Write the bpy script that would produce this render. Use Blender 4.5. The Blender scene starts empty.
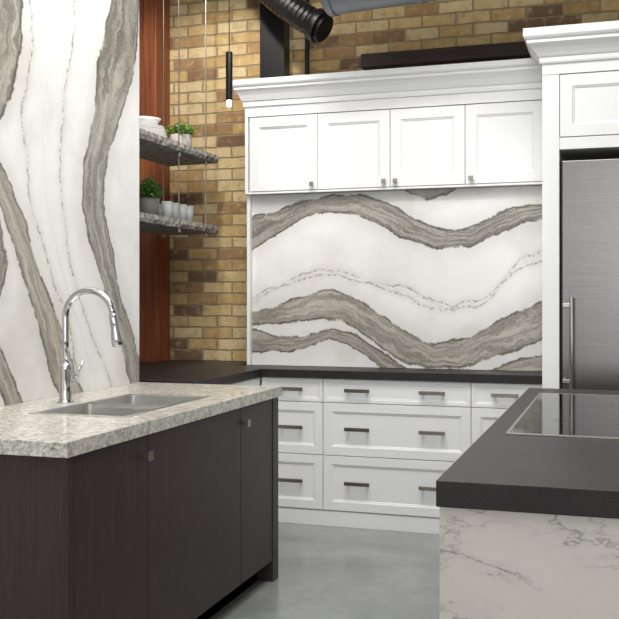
import bpy, bmesh, math, random
import numpy as np
from mathutils import Vector, Matrix
random.seed(4)
S = bpy.context.scene
S.view_settings.view_transform = 'Standard'
S.view_settings.look = 'None'
S.view_settings.exposure = .07
COL = S.collection

# ------------------------------------------------------------------ materials
def srgb(r, g, b):
    f = lambda c: (c/255/12.92) if c/255 <= .04045 else ((c/255+.055)/1.055)**2.4
    return (f(r), f(g), f(b), 1)

class NT:
    def __init__(s, name):
        s.m = bpy.data.materials.new(name); s.m.use_nodes = True
        s.t = s.m.node_tree; s.b = s.t.nodes['Principled BSDF']
    def n(s, typ, **kw):
        nd = s.t.nodes.new(typ)
        for k, v in kw.items(): setattr(nd, k, v)
        return nd
    def l(s, a, b): s.t.links.new(a, b)
    def setv(s, inp, v):
        if isinstance(v, bpy.types.NodeSocket): s.l(v, inp)
        else: inp.default_value = v
    def math(s, op, a, b=0.0, c=0.0, clamp=False):
        nd = s.n('ShaderNodeMath', operation=op, use_clamp=clamp)
        s.setv(nd.inputs[0], a); s.setv(nd.inputs[1], b); s.setv(nd.inputs[2], c)
        return nd.outputs[0]
    def noise(s, scale, vec=None, detail=4, rough=.5, dist=0):
        nd = s.n('ShaderNodeTexNoise'); nd.inputs['Scale'].default_value = scale
        nd.inputs['Detail'].default_value = detail; nd.inputs['Roughness'].default_value = rough
        nd.inputs['Distortion'].default_value = dist
        if vec is not None: s.l(vec, nd.inputs['Vector'])
        return nd.outputs['Fac']
    def coords(s, scale=(1, 1, 1)):
        tc = s.n('ShaderNodeTexCoord'); mp = s.n('ShaderNodeMapping')
        mp.inputs['Scale'].default_value = scale
        s.l(tc.outputs['Object'], mp.inputs['Vector']); return mp.outputs[0]
    def ramp(s, fac, stops, interp='LINEAR'):
        nd = s.n('ShaderNodeValToRGB'); cr = nd.color_ramp; cr.interpolation = interp
        while len(cr.elements) < len(stops): cr.elements.new(.5)
        for e, (p, c) in zip(cr.elements, stops):
            e.position = p; e.color = c if len(c) == 4 else (*c, 1)
        s.l(fac, nd.inputs[0]); return nd.outputs[0]
    def mix(s, fac, a, b, mode='MIX'):
        nd = s.n('ShaderNodeMix', data_type='RGBA', blend_type=mode)
        s.setv(nd.inputs['Factor'], fac)
        s.setv(nd.inputs[6], a); s.setv(nd.inputs[7], b); return nd.outputs[2]
    def sstep(s, v, a, b):
        nd = s.n('ShaderNodeMapRange', interpolation_type='SMOOTHSTEP')
        s.setv(nd.inputs['Value'], v); nd.inputs['From Min'].default_value = a
        nd.inputs['From Max'].default_value = b; return nd.outputs[0]
    def bump(s, h, strength=.2, dist=.01):
        nd = s.n('ShaderNodeBump'); nd.inputs['Strength'].default_value = strength
        nd.inputs['Distance'].default_value = dist
        s.l(h, nd.inputs['Height']); s.l(nd.outputs[0], s.b.inputs['Normal'])
    def base(s, c): s.setv(s.b.inputs['Base Color'], c)
    def rough(s, v): s.setv(s.b.inputs['Roughness'], v)
    def metal(s, v=1.): s.b.inputs['Metallic'].default_value = v
    def spec(s, v): s.b.inputs['Specular IOR Level'].default_value = v

def simple(name, c, rough=.5, metal=0, var=.05, scale=8):
    m = NT(name)
    nz = m.noise(scale, m.coords())
    d = tuple(x*(1-var) for x in c[:3])+(1,)
    m.base(m.mix(nz, d, c)); m.rough(rough); m.metal(metal)
    return m.m

M_white = simple('white_lacquer', srgb(230, 231, 231), .38, 0, .02)
M_chrome = simple('chrome', srgb(200, 200, 200), .12, 1, .02)
M_nickel = simple('brushed_nickel', srgb(158, 150, 140), .32, 1, .05, 60)
M_sink = simple('sink_steel', srgb(226, 225, 222), .3, 1, .05, 30)
M_black = simple('black_metal', srgb(24, 23, 23), .4, .3)
M_duct = simple('galvanised_duct', srgb(146, 151, 158), .45, .4, .1, 5)
M_duct_dark = simple('dark_spiral_duct', srgb(78, 76, 76), .34, .85, .1, 5)
M_plaster = simple('plaster', srgb(205, 203, 198), .8)
M_ceil = simple('ceiling_paint', srgb(150, 148, 144), .9)
M_ceramic = simple('white_ceramic', srgb(228, 228, 224), .25)
M_pot_grey = simple('grey_pot', srgb(105, 103, 98), .6, 0, .2, 30)
M_pot_light = simple('cement_pot', srgb(196, 192, 184), .7, 0, .15, 30)
M_leaf = simple('leaf_green', srgb(84, 126, 50), .5, 0, .5, 40)
M_leaf2 = simple('leaf_bright', srgb(136, 170, 76), .5, 0, .4, 40)
M_soil = simple('soil', srgb(40, 30, 22), .9)
M_rod = simple('steel_rod', srgb(170, 168, 162), .3, 1)

def mk_glass():
    m = NT('clear_glass'); m.base((.98, .99, 1, 1)); m.rough(.04)
    m.b.inputs['Transmission Weight'].default_value = .6; m.b.inputs['IOR'].default_value = 1.45
    return m.m
M_glass = mk_glass()

def mk_stainless():
    m = NT('stainless_steel')
    v = m.coords((3, 3, 260)); n1 = m.noise(1, v, 3)
    m.base(m.mix(n1, srgb(104, 101, 101), srgb(126, 123, 122)))
    m.rough(.24); m.metal(1); m.bump(n1, .05, .002)
    return m.m
M_ss = mk_stainless()

def mk_cooktop():
    m = NT('black_ceran_glass'); m.base(srgb(7, 7, 8)); m.rough(.06); m.spec(.16)
    return m.m
M_cook = mk_cooktop()

def mk_darkwood():
    m = NT('dark_stained_wood')
    v = m.coords((60, 60, 1.6)); n1 = m.noise(1.6, v, 6, .65)
    v2 = m.coords((240, 240, 6)); n2 = m.noise(1., v2, 3)
    f = m.math('ADD', m.math('MULTIPLY', n1, .6), m.math('MULTIPLY', n2, .4))
    m.base(m.ramp(f, [(.3, srgb(38, 29, 29)), (.7, srgb(68, 55, 54))]))
    m.rough(.45); m.spec(.4); m.bump(n2, .08, .002)
    return m.m
M_wood = mk_darkwood()

def mk_orange():
    m = NT('douglas_fir_post')
    v = m.coords((26, 26, 1.0)); n1 = m.noise(1.5, v, 5, .6)
    m.base(m.ramp(n1, [(.3, srgb(98, 50, 28)), (.7, srgb(158, 88, 48))]))
    m.rough(.55); m.bump(n1, .1, .004)
    return m.m
M_fir = mk_orange()

def mk_beam():
    m = NT('dark_old_timber')
    v = m.coords((2, 40, 40)); n1 = m.noise(1.5, v, 5, .6)
    m.base(m.ramp(n1, [(.3, srgb(34, 24, 20)), (.7, srgb(66, 48, 40))]))
    m.rough(.6); return m.m
M_beam = mk_beam()

def mk_brick():
    m = NT('yellow_brick')
    tc = m.n('ShaderNodeTexCoord'); sx = m.n('ShaderNodeSeparateXYZ')
    m.l(tc.outputs['Object'], sx.inputs[0])
    wn = m.noise(7, tc.outputs['Object'], 4, .6)
    wob = m.math('MULTIPLY', m.math('SUBTRACT', wn, .5), .024)
    cx = m.n('ShaderNodeCombineXYZ')
    m.l(m.math('ADD', sx.outputs[0], wob), cx.inputs[0]); m.l(m.math('ADD', sx.outputs[2], wob), cx.inputs[1])
    BW, RH = .215, .076
    b = m.n('ShaderNodeTexBrick'); m.l(cx.outputs[0], b.inputs['Vector']); b.offset = .5; b.offset_frequency = 2
    for k, v in {'Scale': 1, 'Brick Width': BW, 'Row Height': RH, 'Mortar Size': .0065, 'Mortar Smooth': .4, 'Bias': 0}.items():
        b.inputs[k].default_value = v
    b.inputs['Color1'].default_value = (0, 0, 0, 1); b.inputs['Color2'].default_value = (1, 1, 1, 1)
    b.inputs['Mortar'].default_value = (.5, .5, .5, 1)
    tone = m.n('ShaderNodeSeparateColor'); m.l(b.outputs['Color'], tone.inputs[0])
    t = tone.outputs[0]
    c = m.ramp(t, [(0, srgb(192, 166, 118)), (.22, srgb(212, 190, 146)), (.45, srgb(198, 168, 114)), (.62, srgb(182, 150, 100)), (.8, srgb(162, 128, 86)), (.95, srgb(118, 92, 68))])
    n2 = m.noise(16, tc.outputs['Object'], 6, .68)
    n3 = m.noise(80, tc.outputs['Object'], 4, .7)
    c = m.mix(m.math('MULTIPLY', m.sstep(n2, .50, .72), .6), c, srgb(128, 100, 66))
    c = m.mix(m.math('MULTIPLY', m.sstep(n2, .5, .28), .5), c, srgb(222, 206, 170))
    c = m.mix(m.math('MULTIPLY', m.sstep(n3, .52, .7), .35), c, srgb(112, 92, 68))
    c = m.mix(b.outputs['Fac'], c, m.mix(n3, srgb(124, 106, 80), srgb(178, 160, 128)))
    m.base(c); m.rough(.88)
    h = m.math('SUBTRACT', m.math('MULTIPLY', n2, .6), b.outputs['Fac'])
    m.bump(h, .8, .014)
    return m.m
M_brick = mk_brick()

def mk_concrete():
    m = NT('polished_concrete')
    v = m.coords(); n1 = m.noise(1.8, v, 8, .65, .5); n2 = m.noise(30, v, 5, .7)
    c = m.ramp(n1, [(.3, srgb(122, 125, 122)), (.7, srgb(154, 156, 152))])
    c = m.mix(m.math('MULTIPLY', m.sstep(n2, .4, .7), .3), c, srgb(114, 116, 113))
    tc = m.n('ShaderNodeTexCoord'); sx = m.n('ShaderNodeSeparateXYZ'); m.l(tc.outputs['Object'], sx.inputs[0])
    d = m.math('ABSOLUTE', m.math('SUBTRACT', sx.outputs[0], -1.93))
    j = m.math('SUBTRACT', 1, m.sstep(d, .002, .005))
    c = m.mix(j, c, srgb(100, 102, 100))
    m.base(c); m.rough(m.math('ADD', .06, m.math('MULTIPLY', n1, .24))); m.spec(.6)
    return m.m
M_floor = mk_concrete()

def mk_darkstone():
    m = NT('charcoal_quartz')
    v = m.coords(); n1 = m.noise(5, v, 6, .6); n2 = m.noise(260, v, 3); n3 = m.noise(60, v, 4, .7)
    c = m.ramp(n1, [(.3, srgb(32, 29, 29)), (.7, srgb(45, 42, 42))])
    c = m.mix(m.math('MULTIPLY', m.sstep(n2, .5, .7), .35), c, srgb(72, 69, 68))
    m.base(c); m.rough(.42); m.spec(.28); m.bump(n3, .05, .002); return m.m
M_dstone = mk_darkstone()

def mk_granite():
    m = NT('speckled_quartz_light')
    v = m.coords(); n1 = m.noise(44, v, 7, .72, .4); n2 = m.noise(150, v, 5, .7); n3 = m.noise(9, v, 4)
    vo = m.n('ShaderNodeTexVoronoi'); vo.inputs['Scale'].default_value = 150; m.l(v, vo.inputs['Vector'])
    c = m.ramp(n1, [(.36, srgb(146, 142, 131)), (.48, srgb(192, 188, 178)), (.6, srgb(220, 218, 210))])
    c = m.mix(m.math('MULTIPLY', m.sstep(n2, .54, .63), .8), c, srgb(94, 89, 80))
    c = m.mix(m.math('MULTIPLY', m.math('SUBTRACT', 1, m.sstep(vo.outputs['Distance'], .12, .3)), .6), c, srgb(238, 236, 230))
    c = m.mix(m.math('MULTIPLY', m.sstep(n3, .5, .7), .22), c, srgb(156, 150, 137))
    m.base(c); m.rough(.2); m.spec(.4); return m.m
M_granite = mk_granite()

def mk_shelfstone():
    m = NT('rough_edge_stone')
    v = m.coords(); n1 = m.noise(35, v, 6, .7); n2 = m.noise(90, v, 4, .7)
    c = m.ramp(n1, [(.35, srgb(95, 93, 88)), (.65, srgb(172, 169, 162))])
    m.base(m.mix(m.sstep(n2, .55, .7), c, srgb(74, 72, 68))); m.rough(.7); m.bump(n1, .6, .01)
    return m.m
M_shelf = mk_shelfstone()

def mk_thinvein():
    m = NT('carrara_thin_vein')
    v = m.coords((1, 1, 1))
    def vein(scale, off, w, gs, g0):
        mp = m.n('ShaderNodeMapping'); mp.inputs['Location'].default_value = off; mp.inputs['Rotation'].default_value = (0, .6, 0)
        mp.inputs['Scale'].default_value = (.7, 1, 1.5); m.l(v, mp.inputs['Vector'])
        nz = m.noise(scale, mp.outputs[0], 8, .58)
        a = m.math('ABSOLUTE', m.math('SUBTRACT', nz, .5))
        gate = m.sstep(m.noise(gs, mp.outputs[0], 3), g0, g0+.12)
        return (m.math('MULTIPLY', m.math('SUBTRACT', 1, m.sstep(a, .0, w)), gate),
                m.math('MULTIPLY', m.math('SUBTRACT', 1, m.sstep(a, .0, w*6)), gate))
    v1, h1 = vein(1.9, (3.1, 0, 1.2), .0065, 2.5, .36)
    v2, h2 = vein(3.4, (7.7, 0, 5.1), .007, 3.5, .50)
    n3 = m.noise(5, v, 5); n4 = m.noise(60, v, 4, .7)
    c = m.mix(n3, srgb(190, 185, 178), srgb(208, 203, 196))
    c = m.mix(m.math('MULTIPLY', m.sstep(n4, .5, .7), .15), c, srgb(170, 166, 158))
    c = m.mix(m.math('MULTIPLY', m.math('MAXIMUM', h1, h2), .15), c, srgb(146, 143, 138))
    c = m.mix(m.math('MULTIPLY', v1, m.math('ADD', .25, n4)), c, srgb(100, 98, 96))
    c = m.mix(m.math('MULTIPLY', v2, .5), c, srgb(120, 118, 115))
    m.base(c); m.rough(.3); return m.m
M_thin = mk_thinvein()

def mk_boldvein():
    m = NT('bold_vein_marble')
    at = lambda nm: m.n('ShaderNodeAttribute', attribute_name=nm).outputs['Fac']
    M, Q, T, A, M2 = at('vm'), at('vq'), at('vtone'), at('valong'), at('vthin')
    v = m.coords()
    n1 = m.noise(6, v, 6, .62); n2 = m.noise(38, v, 6, .72); n3 = m.noise(170, v, 3, .7)
    mm = m.math('ADD', M, m.math('MULTIPLY', m.math('SUBTRACT', n1, .5), .08))
    mm = m.math('ADD', mm, m.math('MULTIPLY', m.math('SUBTRACT', n2, .5), .034))
    mask = m.sstep(mm, -.004, .008)
    edge = m.math('SUBTRACT', 1, m.sstep(m.math('ABSOLUTE', m.math('SUBTRACT', mm, .006)), .0, .012))
    edge = m.math('MULTIPLY', edge, m.sstep(n1, .36, .50))
    warp = m.math('MULTIPLY', m.math('SUBTRACT', n1, .5), 2.6)
    cv = m.n('ShaderNodeCombineXYZ')
    m.l(m.math('MULTIPLY', A, 1.4), cv.inputs[0])
    m.l(m.math('ADD', m.math('MULTIPLY', Q, 1.6), warp), cv.inputs[1]); m.l(T, cv.inputs[2])
    st = m.noise(1.8, cv.outputs[0], 8, .66)
    cv2 = m.n('ShaderNodeCombineXYZ')
    m.l(m.math('MULTIPLY', A, 5), cv2.inputs[0]); m.l(m.math('ADD', m.math('MULTIPLY', Q, 7), m.math('MULTIPLY', warp, 4)), cv2.inputs[1])
    st2 = m.noise(2.2, cv2.outputs[0], 6, .72)
    light = m.mix(T, srgb(190, 184, 172), srgb(168, 163, 154))
    dark = m.mix(T, srgb(148, 141, 129), srgb(98, 95, 89))
    band = m.mix(m.sstep(st, .38, .62), light, dark)
    for lv in (.42, .5, .57):
        l2 = m.math('MULTIPLY', m.math('SUBTRACT', 1, m.sstep(m.math('ABSOLUTE', m.math('SUBTRACT', st, lv)), 0, .013)), m.math('MULTIPLY', m.sstep(n2, .38, .55), .7))
        band = m.mix(l2, band, srgb(68, 66, 62))
    band = m.mix(m.math('MULTIPLY', m.sstep(st2, .50, .63), m.math('ADD', .2, m.math('MULTIPLY', T, .48))), band, srgb(76, 74, 70))
    band = m.mix(m.math('MULTIPLY', m.sstep(n3, .52, .68), .36), band, srgb(214, 210, 201))
    wash = m.noise(2.2, v, 5, .6)
    white = m.mix(m.sstep(wash, .42, .72), srgb(228, 228, 226), srgb(211, 209, 205))
    near = m.math('MULTIPLY', m.sstep(mm, -.12, .0), .22)
    white = m.mix(near, white, srgb(168, 164, 156))
    tv = m.math('ADD', M2, m.math('ADD', m.math('MULTIPLY', m.math('SUBTRACT', n1, .5), .09), m.math('MULTIPLY', m.math('SUBTRACT', n2, .5), .06)))
    atv = m.math('ABSOLUTE', tv)
    thin = m.math('MULTIPLY', m.math('SUBTRACT', 1, m.sstep(atv, .0, .009)), m.sstep(n2, .42, .58))
    thalo = m.math('MULTIPLY', m.math('SUBTRACT', 1, m.sstep(atv, .0, .05)), .2)
    white = m.mix(thalo, white, srgb(172, 168, 161))
    white = m.mix(m.math('MULTIPLY', thin, .85), white, srgb(108, 105, 100))
    c = m.mix(mask, white, band)
    c = m.mix(m.math('MULTIPLY', edge, .85), c, srgb(66, 64, 61))
    m.base(c); m.rough(.3); return m.m
M_bold = mk_boldvein()

# ------------------------------------------------------------------ helpers
def group(name):
    e = bpy.data.objects.new(name, None); e.empty_display_size = .1
    COL.objects.link(e); return e

def finish(name, bm, mat, parent=None, bevel=0, smooth=False, seg=2):
    bmesh.ops.recalc_face_normals(bm, faces=bm.faces[:])
    me = bpy.data.meshes.new(name); bm.to_mesh(me); bm.free()
    mats = mat if isinstance(mat, (list, tuple)) else [mat]
    for x in mats: me.materials.append(x)
    o = bpy.data.objects.new(name, me); COL.objects.link(o)
    if parent: o.parent = parent
    if smooth:
        for p in me.polygons: p.use_smooth = True
    if bevel:
        b = o.modifiers.new('bevel', 'BEVEL'); b.width = bevel; b.segments = seg; b.limit_method = 'ANGLE'
    return o

def addbox(bm, x0, x1, y0, y1, z0, z1):
    vs = [bm.verts.new(p) for p in [(x0, y0, z0), (x1, y0, z0), (x1, y1, z0), (x0, y1, z0),
                                    (x0, y0, z1), (x1, y0, z1), (x1, y1, z1), (x0, y1, z1)]]
    for f in [(0, 3, 2, 1), (4, 5, 6, 7), (0, 1, 5, 4), (1, 2, 6, 5), (2, 3, 7, 6), (3, 0, 4, 7)]:
        bm.faces.new([vs[i] for i in f])

def box(name, x0, x1, y0, y1, z0, z1, mat, parent=None, bevel=0):
    bm = bmesh.new(); addbox(bm, x0, x1, y0, y1, z0, z1)
    return finish(name, bm, mat, parent, bevel)

def boxes(name, lst, mat, parent=None, bevel=0):
    bm = bmesh.new()
    for b in lst: addbox(bm, *b)
    return finish(name, bm, mat, parent, bevel)

def addcyl(bm, p0, p1, r0, r1=None, seg=24):
    r1 = r0 if r1 is None else r1
    p0 = Vector(p0); p1 = Vector(p1); d = p1-p0
    q = d.to_track_quat('Z', 'Y').to_matrix().to_4x4()
    bmesh.ops.create_cone(bm, cap_ends=True, segments=seg, radius1=r0, radius2=r1, depth=d.length,
                          matrix=Matrix.Translation((p0+p1)/2) @ q)

def cyl(name, p0, p1, r0, mat, parent=None, r1=None, seg=28, bevel=0):
    bm = bmesh.new(); addcyl(bm, p0, p1, r0, r1, seg)
    o = finish(name, bm, mat, parent, bevel)
    for p in o.data.polygons: p.use_smooth = len(p.vertices) == 4
    return o

def addlathe(bm, prof, c, seg=32):
    rings = []
    for r, z in prof:
        if r < 1e-5: rings.append([bm.verts.new((c[0], c[1], c[2]+z))])
        else: rings.append([bm.verts.new((c[0]+r*math.cos(2*math.pi*i/seg), c[1]+r*math.sin(2*math.pi*i/seg), c[2]+z)) for i in range(seg)])
    for a, b in zip(rings, rings[1:]):
        for i in range(seg):
            j = (i+1) % seg
            if len(a) == 1 and len(b) == 1: continue
            if len(a) == 1: bm.faces.new((a[0], b[i], b[j]))
            elif len(b) == 1: bm.faces.new((a[i], a[j], b[0]))
            else: bm.faces.new((a[i], a[j], b[j], b[i]))

def lathe(name, prof, c, mat, parent=None, seg=32):
    bm = bmesh.new(); addlathe(bm, prof, c, seg)
    return finish(name, bm, mat, parent, smooth=True)

def tube(name, pts, r, mat, parent=None, radii=None, seg=20):
    bm = bmesh.new(); P = [Vector(p) for p in pts]; rings = []
    up = None
    for i, p in enumerate(P):
        t = (P[min(i+1, len(P)-1)]-P[max(i-1, 0)]).normalized()
        if up is None:
            up = Vector((0, 1, 0)) if abs(t.y) < .9 else Vector((1, 0, 0))
        a = (up - t*up.dot(t)).normalized(); up = a; b = t.cross(a)
        rr = radii[i] if radii else r
        rings.append([bm.verts.new(p+a*rr*math.cos(2*math.pi*k/seg)+b*rr*math.sin(2*math.pi*k/seg)) for k in range(seg)])
    for A, B in zip(rings, rings[1:]):
        for k in range(seg):
            bm.faces.new((A[k], A[(k+1) % seg], B[(k+1) % seg], B[k]))
    bm.faces.new(rings[0]); bm.faces.new(rings[-1])
    return finish(name, bm, mat, parent, smooth=True)

def shaker(name, x0, x1, z0, z1, yf, mat, parent, fw=.055, th=.02, rec=.010):
    """framed door / drawer front facing -Y with its face at yf"""
    bm = bmesh.new()
    def loop(i, y):
        return [bm.verts.new(p) for p in [(x0+i, y, z0+i), (x1-i, y, z0+i), (x1-i, y, z1-i), (x0+i, y, z1-i)]]
    L = [loop(0, yf+th), loop(0, yf), loop(fw, yf), loop(fw+.004, yf+rec*.5), loop(fw+.009, yf+rec*.55), loop(fw+.013, yf+rec)]
    for A, B in zip(L, L[1:]):
        for k in range(4): bm.faces.new((A[k], A[(k+1) % 4], B[(k+1) % 4], B[k]))
    bm.faces.new(L[-1]); bm.faces.new(L[0])
    return finish(name, bm, mat, parent, bevel=.0015)

def pull(name, x, z, yf, parent, w=.15):
    boxes(name, [(x-w/2, x+w/2, yf-.03, yf-.022, z-.011, z+.011),
                 (x-w/2+.012, x-w/2+.024, yf-.024, yf, z-.006, z+.006),
                 (x+w/2-.024, x+w/2-.012, yf-.024, yf, z-.006, z+.006)], M_nickel, parent, .0015)

def knob_y(name, x, z, yf, parent, s=.015):
    boxes(name, [(x-s, x+s, yf-.028, yf-.018, z-s, z+s), (x-.006, x+.006, yf-.02, yf, z-.006, z+.006)], M_nickel, parent, .0015)

def crown(name, x0, x1, yf, yb, prof, mat, parent, left=True, right=True):
    bm = bmesh.new(); rows = []
    for o, z in prof:
        lo = o if left else 0; ro = o if right else 0
        rows.append([bm.verts.new(p) for p in [(x0-lo, yb, z), (x0-lo, yf-o, z), (x1+ro, yf-o, z), (x1+ro, yb, z)]])
    for A, B in zip(rows, rows[1:]):
        for k in range(4): bm.faces.new((A[k], A[(k+1) % 4], B[(k+1) % 4], B[k]))
    bm.faces.new(rows[0]); bm.faces.new(rows[-1])
    return finish(name, bm, mat, parent)

def sinterp(xs, ys, x, k=.035):
    xs = np.array(xs, float); ys = np.array(ys, float); o = np.argsort(xs); xs = xs[o]; ys = ys[o]
    g = np.linspace(xs[0], xs[-1], 600); y = np.interp(g, xs, ys)
    n = int(600*k); ker = np.hanning(2*n+3)[1:-1]; ker /= ker.sum()
    yp = np.pad(y, n, mode='reflect', reflect_type='odd'); y = np.convolve(yp, ker, 'valid')[:600]
    return np.interp(x, g, y)

def vein_mesh(name, P0, du, dv, nu, nv, field, thick_dir, mat, parent=None):
    P0 = Vector(P0); du = Vector(du); dv = Vector(dv); td = Vector(thick_dir)
    verts = []; faces = []
    for j in range(nv+1):
        for i in range(nu+1):
            verts.append(P0+du*(i/nu)+dv*(j/nv))
    for j in range(nv):
        for i in range(nu):
            a = j*(nu+1)+i; faces.append((a, a+1, a+nu+2, a+nu+1))
    n = len(verts)
    c = [P0, P0+du, P0+du+dv, P0+dv]
    verts += [p+td for p in c]
    b = [n, n+1, n+2, n+3]
    faces.append((b[3], b[2], b[1], b[0]))
    m0 = len(verts); verts += [p.copy() for p in c]
    for k in range(4):
        k2 = (k+1) % 4
        faces.append((m0+k, b[k], b[k2], m0+k2))
    me = bpy.data.meshes.new(name); me.from_pydata([tuple(v) for v in verts], [], faces); me.update()
    co = np.array([tuple(v) for v in verts])
    data = field(co)
    for key, arr in data.items():
        at = me.attributes.new(key, 'FLOAT', 'POINT'); at.data.foreach_set('value', arr.astype(np.float32))
    me.materials.append(mat)
    o = bpy.data.objects.new(name, me); COL.objects.link(o)
    if parent: o.parent = parent
    return o

def combine(bands, A, B):
    M = np.full(A.shape, -9.); Q = np.zeros(A.shape); T = np.zeros(A.shape)
    for i, (lo, hi, tone) in enumerate(bands):
        l = lo(A); h = hi(A); mid = (l+h)/2; half = np.maximum((h-l)/2, -1)
        d = half-np.abs(B-mid); q = (B-mid)/np.maximum(half, .02)
        k = d > M; M[k] = d[k]; Q[k] = (q+3.7*i)[k]; T[k] = tone
    return M, Q, T

# ------------------------------------------------------------------ room shell
box('floor', -6, 6, -6, 6.15, -.1, 0, M_floor)
box('ceiling', -6, 6, -6, 6.15, 4.0, 4.1, M_ceil)
box('wall_back', -6, 6, 6.0, 6.15, 0, 4.0, M_brick)
box('wall_left', -2.47, -2.335, .9, 4.34, 0, 4.0, M_plaster)
box('wall_right', 3.0, 3.12, -6, 6.0, 0, 4.0, M_plaster)
box('wall_far_left', -3.45, -3.32, -6, 6.0, 0, 4.0, M_plaster)

p = group('timber_post')
box('post_shaft', -3.075, -2.925, 5.78, 5.99, 0, 3.99, M_fir, p, .006)
p = group('reflection_post')  # unseen post added behind the camera to darken the fridge's left-edge reflection
box('post_shaft', -.86, -.52, -2.85, -2.5, 0, 3.99, M_beam, p, .01)
box('trim_1', -3.30, -3.085, 5.86, 5.99, .0, 3.99, M_beam, None, .004)
box('steel_column', -2.23, -2.06, 5.885, 5.99, 0, 3.99, M_black, None, .004)
box('timber_ledge', -1.55, -.30, 5.88, 5.998, 2.79, 2.875, M_beam, None, .004)

# ------------------------------------------------------------------ left marble feature slab
PXR = [0, 22, 50, 75, 100, 120, 139]; YR = [3.21, 3.358, 3.56, 3.757, 3.974, 4.163, 4.36]
TR = [.0039, .004046, .004245, .00444, .004654, .004842, .005033]
def tmpl(pts):   # slab drawing template -> (Y,Z) metres
    out = []
    for x, y in pts:
        Y = np.interp(x, PXR, YR) if x >= 0 else 3.21+x*.0065
        if x > 139: Y = 4.36+(x-139)*.0105
        out.append((Y, 1.338+(298-y)*np.interp(x, PXR, TR)))
    return out
def zfun(pts):
    o = tmpl(pts); zs = [a[1] for a in o]; ys = [a[0] for a in o]
    return lambda z: sinterp(zs, ys, z, .03)
LB = [
 (zfun([(112, 0), (99, 50), (94, 105), (83, 165), (82, 205), (90, 245), (101, 280), (116, 335), (131, 384)]),
  zfun([(140, -40), (138, 30), (134, 75), (117, 125), (105, 175), (103, 210), (112, 250), (122, 300), (137, 350), (146, 384)]), .7),
 (zfun([(-30, -60), (-25, 40), (-40, 110), (-60, 140)]),
  zfun([(26, -40), (22, 0), (21, 50), (12, 95), (0, 122), (-40, 150)]), .55),
 (zfun([(-60, 120), (-10, 175), (0, 205), (14, 250), (30, 300), (44, 345), (50, 372), (62, 400)]),
  zfun([(-60, 60), (-5, 150), (8, 180), (26, 225), (42, 280), (60, 325), (72, 360), (84, 398)]), .1),
 (zfun([(-60, 190), (-20, 240), (-8, 290), (-60, 340)]),
  zfun([(-60, 180), (0, 218), (9, 260), (0, 300), (-60, 360)]), .7),
 (zfun([(-60, 330), (-10, 360), (4, 400), (10, 420)]),
  zfun([(-60, 310), (0, 345), (14, 380), (22, 405)]), .5),
]
thinL = zfun([(68, -40), (74, 0), (72, 50), (62, 110), (60, 180), (66, 240), (80, 300), (98, 350), (112, 384)])
thinL2 = zfun([(30, -20), (34, 40), (22, 120), (30, 200), (48, 260), (70, 330), (78, 384)])
def fieldL(co):
    Y = co[:, 1]; Z = co[:, 2]
    M, Q, T = combine(LB, Z, Y)
    a = Y-thinL(Z); b = Y-thinL2(Z)
    return {'vm': M, 'vq': Q, 'vtone': T, 'valong': Z, 'vthin': np.where(abs(a) < abs(b), a, b)}
mp = group('marble_feature_panel')
vein_mesh('slab', (-2.30, .9, 0), (0, 3.46, 0), (0, 0, 3.99), 260, 300, fieldL, (-.034, 0, 0), M_bold, mp)

# ------------------------------------------------------------------ sink island (left)
isl = group('kitchen_island')
ZT = .915; X1 = -1.54; YN, YF = 2.47, 4.36
bm = bmesh.new()
def rect(x0, x1, y0, y1, z): return [bm.verts.new(p) for p in [(x0, y0, z), (x1, y0, z), (x1, y1, z), (x0, y1, z)]]
sx0, sx1, sy0, sy1 = -2.045, -1.66, 3.04, 3.78
ot, it = rect(-2.297, X1, YN, YF, ZT), rect(sx0, sx1, sy0, sy1, ZT)
ob, ib = rect(-2.297, X1, YN, YF, ZT-.047), rect(sx0, sx1, sy0, sy1, ZT-.047)
for k in range(4):
    j = (k+1) % 4
    bm.faces.new((ot[k], ot[j], it[j], it[k])); bm.faces.new((ob[k], ib[k], ib[j], ob[j]))
    bm.faces.new((ot[k], ob[k], ob[j], ot[j])); bm.faces.new((it[k], it[j], ib[j], ib[k]))
finish('stone_countertop', bm, M_granite, isl, bevel=.003)
fx = X1-.015
boxes('carcass', [(-2.297, fx-.02, YN+.05, YN+.07, 0, .867), (-2.297, fx-.02, YF-.04, YF-.02, .1, .867),
                  (-2.297, -2.28, YN+.07, YF-.04, .1, .867), (-2.28, fx-.02, YN+.07, YF-.04, .1, .12),
                  (-2.297, fx-.075, YN+.07, YF-.04, 0, .1)], M_wood, isl)
box('end_panel_near', -2.297, fx, YN+.03, YN+.052, 0, .867, M_wood, isl, .002)
box('end_panel_far', -2.297, fx+.004, 4.272, 4.345, 0, .867, M_wood, isl, .002)
box('stile', fx-.02, fx-.001, YN+.053, YN+.066, .1, .867, M_wood, isl, .001)
for i, (a, b) in enumerate([(YN+.07, 3.010), (3.014, 3.872), (3.876, 4.268)]):
    box('door_panel_%d' % (i+1), fx-.019, fx, a, b, .1, .862, M_wood, isl, .002)
box('toe_kick', fx-.09, fx-.075, YN+.053, 4.27, 0, .1, M_black, isl)
for i, (y, z) in enumerate([(2.985, .795), (3.905, .795)]):
    boxes('knob_%d' % (i+1), [(fx+.018, fx+.028, y-.016, y+.016, z-.016, z+.016), (fx, fx+.02, y-.006, y+.006, z-.006, z+.006)], M_nickel, isl, .0015)

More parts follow.
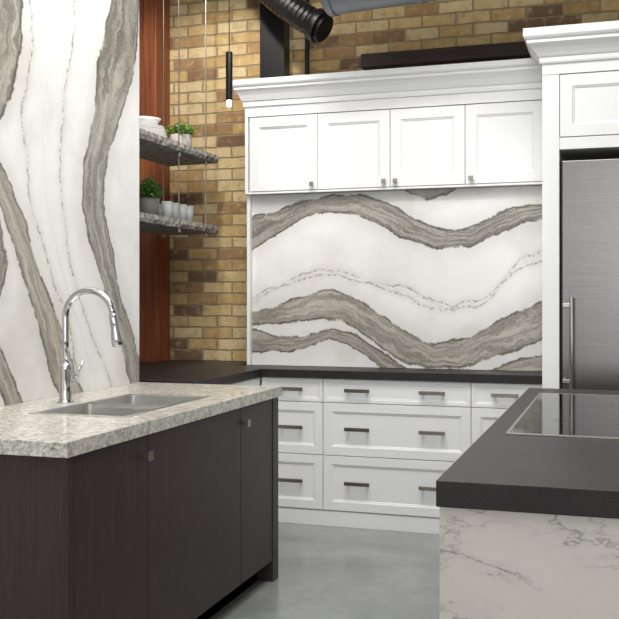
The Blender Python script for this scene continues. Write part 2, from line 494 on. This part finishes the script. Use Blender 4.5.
# sink: drop-in steel rim with two bowls
sk = group('kitchen_sink')
bm = bmesh.new()
ymid = 3.42
for (a, b) in [(sy0+.012, ymid-.012), (ymid+.012, sy1-.012)]:
    q = bmesh.new(); addbox(q, sx0+.012, sx1-.012, a, b, .71, ZT+.001)
    top = [f for f in q.faces if all(v.co.z > .9 for v in f.verts)]
    bmesh.ops.delete(q, geom=top, context='FACES')
    ed = [e for e in q.edges if not (e.verts[0].co.z > .9 and e.verts[1].co.z > .9)]
    bmesh.ops.bevel(q, geom=ed, offset=.03, segments=5, affect='EDGES', profile=.5)
    me = bpy.data.meshes.new('tmp'); q.to_mesh(me); q.free(); bm.from_mesh(me)
o = finish('basins', bm, M_sink, sk, smooth=True)
boxes('rim', [(sx0-.006, sx1+.006, sy0-.006, sy0+.014, ZT, ZT+.004), (sx0-.006, sx1+.006, sy1-.014, sy1+.006, ZT, ZT+.004),
              (sx0-.006, sx0+.014, sy0+.014, sy1-.014, ZT, ZT+.004), (sx1-.014, sx1+.006, sy0+.014, sy1-.014, ZT, ZT+.004),
              (sx0+.014, sx1-.014, ymid-.013, ymid+.013, ZT-.012, ZT-.004)], M_sink, sk, .0015)
for i, y in enumerate((3.24, 3.6)):
    lathe('drain_%d' % (i+1), [(0, .002), (.03, .002), (.042, .004), (.045, .0)], (-1.86, y, .712), M_chrome, sk)

# faucet
fc = group('kitchen_faucet'); fX, fY = -2.125, 3.40
lathe('base', [(0, 0), (.032, 0), (.032, .006), (.026, .012), (.024, .02), (.024, .13), (.026, .135), (.026, .15), (.018, .158), (.014, .165), (0, .165)], (fX, fY, ZT), M_chrome, fc)
pts = [(fX, fY, ZT+.15), (fX, fY, ZT+.25), (fX, fY, ZT+.345)]
R = .108
for k in range(1, 25):
    a = math.pi - math.radians(172)*k/24
    pts.append((fX+R+R*math.cos(a), fY, ZT+.345+R*math.sin(a)))
tube('gooseneck', pts, .0135, M_chrome, fc)
e = Vector(pts[-1]); d = Vector((.17, 0, -1)).normalized()
hp = [e, e+d*.005, e+d*.02, e+d*.045, e+d*.05, e+d*.09, e+d*.125, e+d*.13]
tube('spray_head', hp, 0, M_chrome, fc, [.014, .017, .017, .0175, .016, .021, .023, .019])
cyl('lever_hub', (fX, fY+.01, ZT+.085), (fX, fY+.055, ZT+.085), .016, M_chrome, fc, bevel=.002)
tube('lever', [(fX, fY+.045, ZT+.085), (fX+.02, fY+.06, ZT+.12), (fX+.035, fY+.075, ZT+.165)], 0, M_chrome, fc, [.008, .006, .005])

# ------------------------------------------------------------------ cooktop island (right)
is2 = group('kitchen_island.001')
box('dark_countertop', -.405, .78, 2.22, 4.64, ZT-.062, ZT, M_dstone, is2, .003)
box('marble_side_near', -.399, .765, 2.235, 2.28, 0, ZT-.062, M_thin, is2, .001)
box('marble_side_far', -.399, .765, 4.57, 4.61, 0, ZT-.062, M_thin, is2, .001)
box('cabinet_body', -.38, .745, 2.28, 4.57, .1, ZT-.062, M_wood, is2, .002)
box('plinth', -.31, .69, 2.28, 4.57, 0, .1, M_black, is2)
ck = group('cooktop')
cx0, cx1, cy0, cy1 = -.335, .38, 3.03, 4.36
boxes('steel_rim', [(cx0, cx1, cy0, cy0+.012, ZT, ZT+.005), (cx0, cx1, cy1-.012, cy1, ZT, ZT+.005),
                    (cx0, cx0+.010, cy0+.012, cy1-.012, ZT, ZT+.005), (cx1-.010, cx1, cy0+.012, cy1-.012, ZT, ZT+.005)], M_rod, ck, .001)
box('glass_surface', cx0+.010, cx1-.010, cy0+.012, cy1-.012, ZT, ZT+.0045, M_cook, ck)
M_ring = simple('printed_ring', srgb(60, 60, 62), .3)
bm = bmesh.new()
for (x, y, r) in [(-.1, 3.4, .11), (.18, 3.4, .08), (-.1, 3.95, .08), (.18, 3.95, .11)]:
    seg = 48
    a = [bm.verts.new((x+r*math.cos(t*2*math.pi/seg), y+r*math.sin(t*2*math.pi/seg), ZT+.0049)) for t in range(seg)]
    b = [bm.verts.new((x+(r-.002)*math.cos(t*2*math.pi/seg), y+(r-.002)*math.sin(t*2*math.pi/seg), ZT+.0049)) for t in range(seg)]
    for k in range(seg): bm.faces.new((a[k], a[(k+1) % seg], b[(k+1) % seg], b[k]))
finish('burner_rings', bm, M_ring, ck)

# ------------------------------------------------------------------ base cabinets (L run)
bc = group('base_cabinet')
YB = 5.41; XE = -.392
box('carcass', -2.04, XE-.005, YB+.021, 5.88, .09, .868, M_white, bc)
box('plinth', -2.055, XE-.005, YB+.006, 5.80, 0, .09, M_white, bc, .002)
for ci, (a, b, hs) in enumerate([(-2.038, -1.656, [-1.847]), (-1.652, -.790, [-1.443, -1.005]), (-.786, XE-.006, [-.60])]):
    for ri, (z0, z1) in enumerate([(.728, .864), (.419, .724), (.097, .415)]):
        shaker('drawer_front_%d_%d' % (ci+1, ri+1), a, b, z0, z1, YB, M_white, bc, fw=.018 if ri == 0 else .05, rec=.004 if ri == 0 else .009)
        for hi, hx in enumerate(hs):
            pull('pull_%d_%d_%d' % (ci+1, ri+1, hi+1), hx, (z0+z1)/2+.005, YB, bc)
box('return_carcass', -3.07, -2.062, 4.47, 5.76, .0, .868, M_white, bc, .002)
for i, (a, b) in enumerate([(4.48, 4.94), (4.945, 5.40)]):
    box('return_door_%d' % (i+1), -2.062, -2.045, a, b, .1, .862, M_white, bc, .002)
bm = bmesh.new()
out = [(-3.075, 4.45), (-2.035, 4.45), (-2.035, YB-.022), (XE-.003, YB-.022), (XE-.003, 5.70), (-2.30, 5.70), (-2.30, 5.995), (-2.915, 5.995), (-2.915, 5.77), (-3.075, 5.77)]
a = [bm.verts.new((x, y, .87)) for x, y in out]; b = [bm.verts.new((x, y, ZT)) for x, y in out]
bm.faces.new(a); bm.faces.new(b)
for k in range(len(out)): bm.faces.new((a[k], a[(k+1) % len(out)], b[(k+1) % len(out)], b[k]))
finish('countertop', bm, M_dstone, bc, bevel=.002)

# ------------------------------------------------------------------ backsplash + wall cabinets
YU = 5.62; YS = 5.685
def yfun(pts):
    xs, vs = [], []
    for x, y in pts:
        s = (x-251)/292.; vs.append(1.985-1.07*((y-(193-13*s))/(169+21*s)))
        s2 = s*(1+.09*(1-s)); xs.append(-2.205+1.81*s2)
    return lambda X: sinterp(xs, vs, X, .03)
BB = [
 (yfun([(240, 262), (251, 247), (275, 232), (300, 215), (330, 209), (355, 212), (385, 226), (415, 240), (440, 247), (465, 244), (500, 228), (520, 217), (550, 218)]),
  yfun([(240, 222), (251, 212), (275, 208), (300, 197), (330, 192), (355, 190), (385, 198), (415, 216), (440, 226), (465, 225), (495, 208), (515, 202), (550, 197)]), .75),
 (yfun([(240, 326), (251, 323), (290, 320), (320, 316), (350, 322), (375, 342), (400, 360), (430, 367), (470, 364), (500, 352), (530, 342), (550, 330)]),
  yfun([(240, 312), (251, 309), (290, 297), (325, 285), (350, 292), (375, 308), (400, 326), (430, 342), (460, 337), (500, 314), (550, 292)]), .4),
 (yfun([(240, 350), (270, 349), (300, 348), (330, 336), (350, 344), (370, 358), (390, 372), (400, 380), (550, 420)]),
  yfun([(240, 322), (270, 332), (300, 333), (330, 325), (352, 331), (375, 346), (395, 359), (410, 372), (550, 410)]), .6),
 (yfun([(240, 150), (385, 178), (405, 189), (425, 197), (445, 189), (470, 176), (550, 150)]),
  yfun([(240, 120), (550, 120)]), .4),
 (yfun([(240, 480), (420, 400), (440, 372), (480, 372), (550, 372)]),
  yfun([(240, 470), (420, 390), (445, 366), (480, 370), (520, 356), (550, 350)]), .2),
]
thinB = yfun([(240, 308), (251, 301), (290, 275), (320, 264), (350, 270), (400, 292), (440, 308), (480, 302), (510, 268), (550, 250)])
thinB2 = yfun([(240, 300), (270, 285), (320, 270), (350, 276), (400, 282), (450, 305), (490, 290), (515, 255), (550, 245)])
def fieldB(co):
    X = co[:, 0]; Z = co[:, 2]
    M, Q, T = combine(BB, X, Z)
    a = Z-thinB(X); b = Z-thinB2(X)
    return {'vm': M, 'vq': Q, 'vtone': T, 'valong': X, 'vthin': np.where(abs(a) < abs(b), a, b)}
bs = group('backsplash')
vein_mesh('slab', (-2.205, YS, .917), (1.81, 0, 0), (0, 0, 1.068), 300, 200, fieldB, (0, .02, 0), M_bold, bs)
wc = group('wall_cabinet')
XP0, XP1 = -2.228, -2.207
box('side_panel_left', XP0, XP1, YU+.03, 5.88, .917, 1.987, M_white, wc, .001)
box('side_panel_top', XP0, XP1, YU-.002, 5.88, 1.987, 2.49, M_white, wc, .001)
box('carcass', XP1+.001, XE-.005, YU+.021, 5.88, 1.987, 2.49, M_white, wc)
box('back_board', XP1+.001, XE-.005, 5.707, 5.88, .917, 1.985, M_white, wc)
box('bottom_rail', XP1+.001, XE-.005, YU+.004, YU+.02, 1.987, 1.999, M_white, wc)
dx = [-2.200, -1.755, -1.300, -.853, XE-.005]
for i in range(4):
    shaker('door_panel_%d' % (i+1), dx[i]+.002, dx[i+1]-.002, 2.002, 2.462, YU, M_white, wc, fw=.062)
box('frieze', XP0, XE-.003, YU-.004, YU+.02, 2.467, 2.545, M_white, wc, .001)
for i, x in enumerate([dx[1]-.03, dx[2]-.035, dx[2]+.035, dx[3]+.035]):
    knob_y('knob_%d' % (i+1), x, 2.035, YU, wc, .013)
cp = [(0, 2.53), (.008, 2.53), (.010, 2.545), (.010, 2.56), (.016, 2.565), (.022, 2.58), (.030, 2.60), (.042, 2.62), (.052, 2.632), (.052, 2.645), (.058, 2.65), (.064, 2.66), (.064, 2.69), (0, 2.69)]
crown('crown_moulding', XP0, XE-.002, YU-.004, 5.88, cp, M_white, wc, True, False)

# ------------------------------------------------------------------ fridge enclosure + fridge
fe = group('refrigerator_cabinet'); YE = 5.30
XI = -.302
box('stile_left', XE, XI-.001, YE, 5.98, 0, 2.60, M_white, fe, .002)
box('stile_right', .645, .73, YE, 5.98, 0, 2.60, M_white, fe, .002)
box('upper_box', XI, .644, YE+.021, 5.98, 2.13, 2.60, M_white, fe)
box('bottom_rail', XI, .644, YE+.002, YE+.02, 2.13, 2.192, M_white, fe, .001)
shaker('door_panel_1', XI+.003, .167, 2.197, 2.527, YE, M_white, fe, fw=.062)
shaker('door_panel_2', .171, .64, 2.197, 2.527, YE, M_white, fe, fw=.062)
box('frieze', XE, .73, YE-.004, YE+.02, 2.532, 2.62, M_white, fe, .001)
cp2 = [(0, 2.59), (.010, 2.59), (.014, 2.60), (.014, 2.62), (.022, 2.628), (.032, 2.645), (.048, 2.665), (.066, 2.682), (.075, 2.69), (.075, 2.705), (.084, 2.712), (.092, 2.724), (.092, 2.765), (0, 2.765)]
crown('crown_moulding', XE, .73, YE-.004, 5.98, cp2, M_white, fe, True, True)
fr = group('refrigerator')
box('body', -.298, .64, YE+.06, 5.97, .02, 2.075, M_black, fr)
box('freezer_drawer', -.290, .632, YE+.012, YE+.058, .1, .78, M_ss, fr, .004)
box('door_skin', -.290, .632, YE+.012, YE+.058, .79, 2.07, M_ss, fr, .004)
box('kick_grille', -.290, .632, YE+.03, YE+.058, .02, .095, M_black, fr)
hx = -.237
cyl('handle_bar', (hx, YE-.045, .84), (hx, YE-.045, 1.34), .0125, M_rod, fr, bevel=.002)
for i, z in enumerate((1.30, .90)):
    boxes('handle_bracket_%d' % (i+1), [(-.284, hx, YE-.052, YE-.040, z-.011, z+.011), (-.284, -.272, YE-.04, YE+.013, z-.011, z+.011)], M_rod, fr, .002)
cyl('drawer_handle', (-.2, YE-.045, .70), (.52, YE-.045, .70), .0125, M_rod, fr)
cyl('drawer_post_1', (-.15, YE-.045, .70), (-.15, YE+.014, .70), .009, M_rod, fr)
cyl('drawer_post_2', (.47, YE-.045, .70), (.47, YE+.014, .70), .009, M_rod, fr)

# ------------------------------------------------------------------ hanging shelves
for i, z in enumerate([2.27, 1.81]):
    bm = bmesh.new(); n = 60
    rows = []
    for k in range(n+1):
        y = 4.75+(5.83-4.75)*k/n
        j = [random.uniform(-.007, .007) for _ in range(4)]
        rows.append([bm.verts.new(p) for p in [(-2.86, y, z-.055), (-2.505+j[0], y, z-.05+j[1]*.5), (-2.497+j[2], y, z-.028), (-2.503+j[3]*.6, y, z), (-2.86, y, z)]])
    for A, B in zip(rows, rows[1:]):
        for k in range(5): bm.faces.new((A[k], A[(k+1) % 5], B[(k+1) % 5], B[k]))
    bm.faces.new(rows[0]); bm.faces.new(rows[-1])
    finish('hanging_shelf', bm, M_shelf)
for x in (-2.53, -2.83):
    for y in (5.30, 5.70):
        bm = bmesh.new()
        addcyl(bm, (x, y, 1.735), (x, y, 3.995), .004, seg=10)
        for z in (1.735, 2.195): addcyl(bm, (x, y, z), (x, y, z+.018), .012, seg=16)
        finish('shelf_suspension_rod', bm, M_rod)

# plants
def plant(name, c, pr, ph, potmat, leafmat, lr, lh, n, droop):
    g = group(name)
    lathe('pot', [(0, 0), (pr*.8, 0), (pr*.86, .004), (pr, ph), (pr*.9, ph), (pr*.86, ph-.012), (0, ph-.012)], c, potmat, g)
    lathe('soil', [(0, .002), (pr*.85, 0)], (c[0], c[1], c[2]+ph-.011), M_soil, g)
    bm = bmesh.new()
    for i in range(n):
        a = random.uniform(0, 2*math.pi)
        rr = lr*random.uniform(.15, 1); h = lh*math.sqrt(max(0, 1-(rr/lr)**2*.8))*random.uniform(.45, 1)
        tip = Vector((c[0]+rr*math.cos(a), c[1]+rr*math.sin(a), c[2]+ph+h-droop*rr))
        root = Vector((c[0]+pr*.3*math.cos(a), c[1]+pr*.3*math.sin(a), c[2]+ph-.01))
        addcyl(bm, root, tip, .0012, seg=5)
        for k in range(3):
            q = root.lerp(tip, .55+.22*k)
            d = Vector((random.uniform(-1, 1), random.uniform(-1, 1), random.uniform(-.2, .8))).normalized()
            s = d.cross(Vector((random.uniform(-1, 1), random.uniform(-1, 1), 1))).normalized()
            L = random.uniform(.018, .032); w = L*.38; nrm = d.cross(s)*.004
            vs = [bm.verts.new(v) for v in (q, q+d*L*.5+s*w, q+d*L, q+d*L*.5-s*w)]
            m1 = bm.verts.new(q+d*L*.5+nrm)
            bm.faces.new((vs[0], vs[1], m1)); bm.faces.new((vs[1], vs[2], m1)); bm.faces.new((vs[2], vs[3], m1)); bm.faces.new((vs[3], vs[0], m1))
    finish('foliage', bm, leafmat, g)
plant('potted_plant', (-2.64, 5.56, 2.272), .072, .095, M_pot_light, M_leaf2, .105, .085, 110, .1)
plant('potted_plant', (-2.64, 5.12, 1.812), .066, .11, M_pot_grey, M_leaf, .085, .13, 130, .1)

g = group('plate_stack')
for i in range(6):
    r = .135-.004*i
    lathe('plate_%d' % (i+1), [(0, 0), (r*.55, 0), (r*.6, .004), (r, .014), (r, .018), (r*.58, .009), (0, .007)], (-2.68, 5.15, 2.272+.0125*i), M_ceramic, g, 40)
g = group('serving_bowl')
lathe('bowl', [(0, 0), (.045, 0), (.075, .02), (.095, .05), (.092, .05), (.07, .024), (.04, .006), (0, .006)], (-2.68, 5.15, 2.351), M_ceramic, g, 40)
bm = bmesh.new()
for y in (5.25, 5.355, 5.455, 5.555):
    addlathe(bm, [(0, 0), (.026, 0), (.034, .105), (.0318, .105), (.0240, .010), (0, .010)], (-2.585, y, 1.812), 24)
for y in (5.31, 5.42, 5.53):
    addlathe(bm, [(0, 0), (.026, 0), (.034, .105), (.0318, .105), (.0240, .010), (0, .010)], (-2.70, y, 1.812), 24)
finish('drinking_glasses', bm, M_glass, None, smooth=True)

# ------------------------------------------------------------------ pendant
pl = group('pendant_light')
cyl('cord', (-2.04, 4.91, 2.69), (-2.04, 4.91, 3.97), .0025, M_black, pl, seg=8)
cyl('ceiling_rose', (-2.04, 4.91, 3.97), (-2.04, 4.91, 3.998), .05, M_black, pl)
cyl('tube_shade', (-2.04, 4.91, 2.425), (-2.04, 4.91, 2.69), .0185, M_black, pl, bevel=.002)
m = NT('lamp_glow'); m.b.inputs['Emission Color'].default_value = (1, .85, .65, 1); m.b.inputs['Emission Strength'].default_value = 6
cyl('diffuser', (-2.04, 4.91, 2.39), (-2.04, 4.91, 2.425), .013, m.m, pl, bevel=.004)

# ------------------------------------------------------------------ ducts
ad = group('air_duct')
tube('main_run', [(-1.56+.06*k, 5.15, 3.14+.003*k) for k in range(0, 72)], .22, M_duct, ad, seg=40)
bm = bmesh.new()
for k in range(8):
    x = -1.55+.5*k
    addcyl(bm, (x, 5.15, 3.1405+.025*k), (x+.03, 5.15, 3.142+.025*k), .228, seg=40)
finish('duct_seams', bm, M_duct, ad)
boxes('hanger_straps', [(x, x+.025, 5.15-.235, 5.15-.23, 3.15, 3.998) for x in (-1.3, .2, 1.7)] +
      [(x, x+.025, 5.15+.23, 5.15+.235, 3.15, 3.998) for x in (-1.3, .2, 1.7)], M_duct, ad)
fd = group('flexible_duct')
ctrl = [Vector((-2.36, 5.58, 3.99)), Vector((-2.36, 5.58, 3.55)), Vector((-2.14, 5.56, 3.24)), Vector((-1.74, 5.52, 2.985))]
pp, rr = [], []
for k in range(151):
    t = k/150; a = (1-t)
    pp.append(ctrl[0]*a**3+ctrl[1]*3*a*a*t+ctrl[2]*3*a*t*t+ctrl[3]*t**3); rr.append(.080+(.006 if k % 4 < 2 else 0))
tube('spiral_body', pp, 0, M_duct_dark, fd, rr, 28)
pB = pp[-1]; dd = (pp[-1]-pp[-2]).normalized()
cyl('collar', pB, pB+dd*.05, .102, M_duct_dark, fd, bevel=.004)
cyl('end_cap', pB+dd*.05, pB+dd*.08, .084, M_black, fd, bevel=.004)
tube('conduit', [(-1.93, 5.96, 2.2), (-1.93, 5.96, 3.98)], .014, M_black, None)

# ------------------------------------------------------------------ lights
def area(name, loc, rot, sx, sy, power, col=(1, 1, 1)):
    l = bpy.data.lights.new(name, 'AREA'); l.shape = 'RECTANGLE'; l.size = sx; l.size_y = sy; l.energy = power; l.color = col
    o = bpy.data.objects.new(name, l); o.location = loc; o.rotation_euler = rot; COL.objects.link(o); return o
area('ceiling_light', (-1.0, 3.6, 3.9), (0, 0, 0), 2.2, 1.8, 88, (1, .99, .97))
area('ceiling_light.001', (-.6, .8, 3.9), (0, 0, 0), 3.5, 2.5, 78, (1, .99, .98))
area('camera_side_fill', (.8, -3.0, 2.2), (math.radians(82), 0, math.radians(12)), 5, 3, 122, (.98, .99, 1))  # fill lamp added behind the camera to brighten the room, not a real window
def spot(name, loc, tgt, e, ang=50, col=(1, .95, .88)):
    l = bpy.data.lights.new(name, 'SPOT'); l.energy = e; l.spot_size = math.radians(ang); l.spot_blend = .6; l.color = col; l.shadow_soft_size = .05
    o = bpy.data.objects.new(name, l); o.location = loc
    o.rotation_euler = (Vector(tgt)-Vector(loc)).to_track_quat('-Z', 'Y').to_euler(); COL.objects.link(o)
spot('track_spotlight', (-2.3, 4.6, 3.85), (-2.6, 5.98, 2.1), 115, 65)
spot('track_spotlight.001', (-1.2, 4.0, 3.85), (-1.3, 5.7, 1.3), 80)
spot('track_spotlight.002', (-1.0, 3.3, 3.85), (-2.3, 3.6, 1.7), 55, 60)

w = bpy.data.worlds.new('world'); S.world = w; w.use_nodes = True
w.node_tree.nodes['Background'].inputs[0].default_value = (.97, .98, 1, 1)
w.node_tree.nodes['Background'].inputs[1].default_value = .48

# ------------------------------------------------------------------ camera
cam = bpy.data.cameras.new('camera'); co = bpy.data.objects.new('camera', cam); COL.objects.link(co)
cam.sensor_width = 36; cam.lens = 36*964/619; cam.shift_y = -11.5/619
co.location = (0, 0, 1.338); co.rotation_euler = (math.radians(90), 0, math.radians(17.8))
S.camera = co
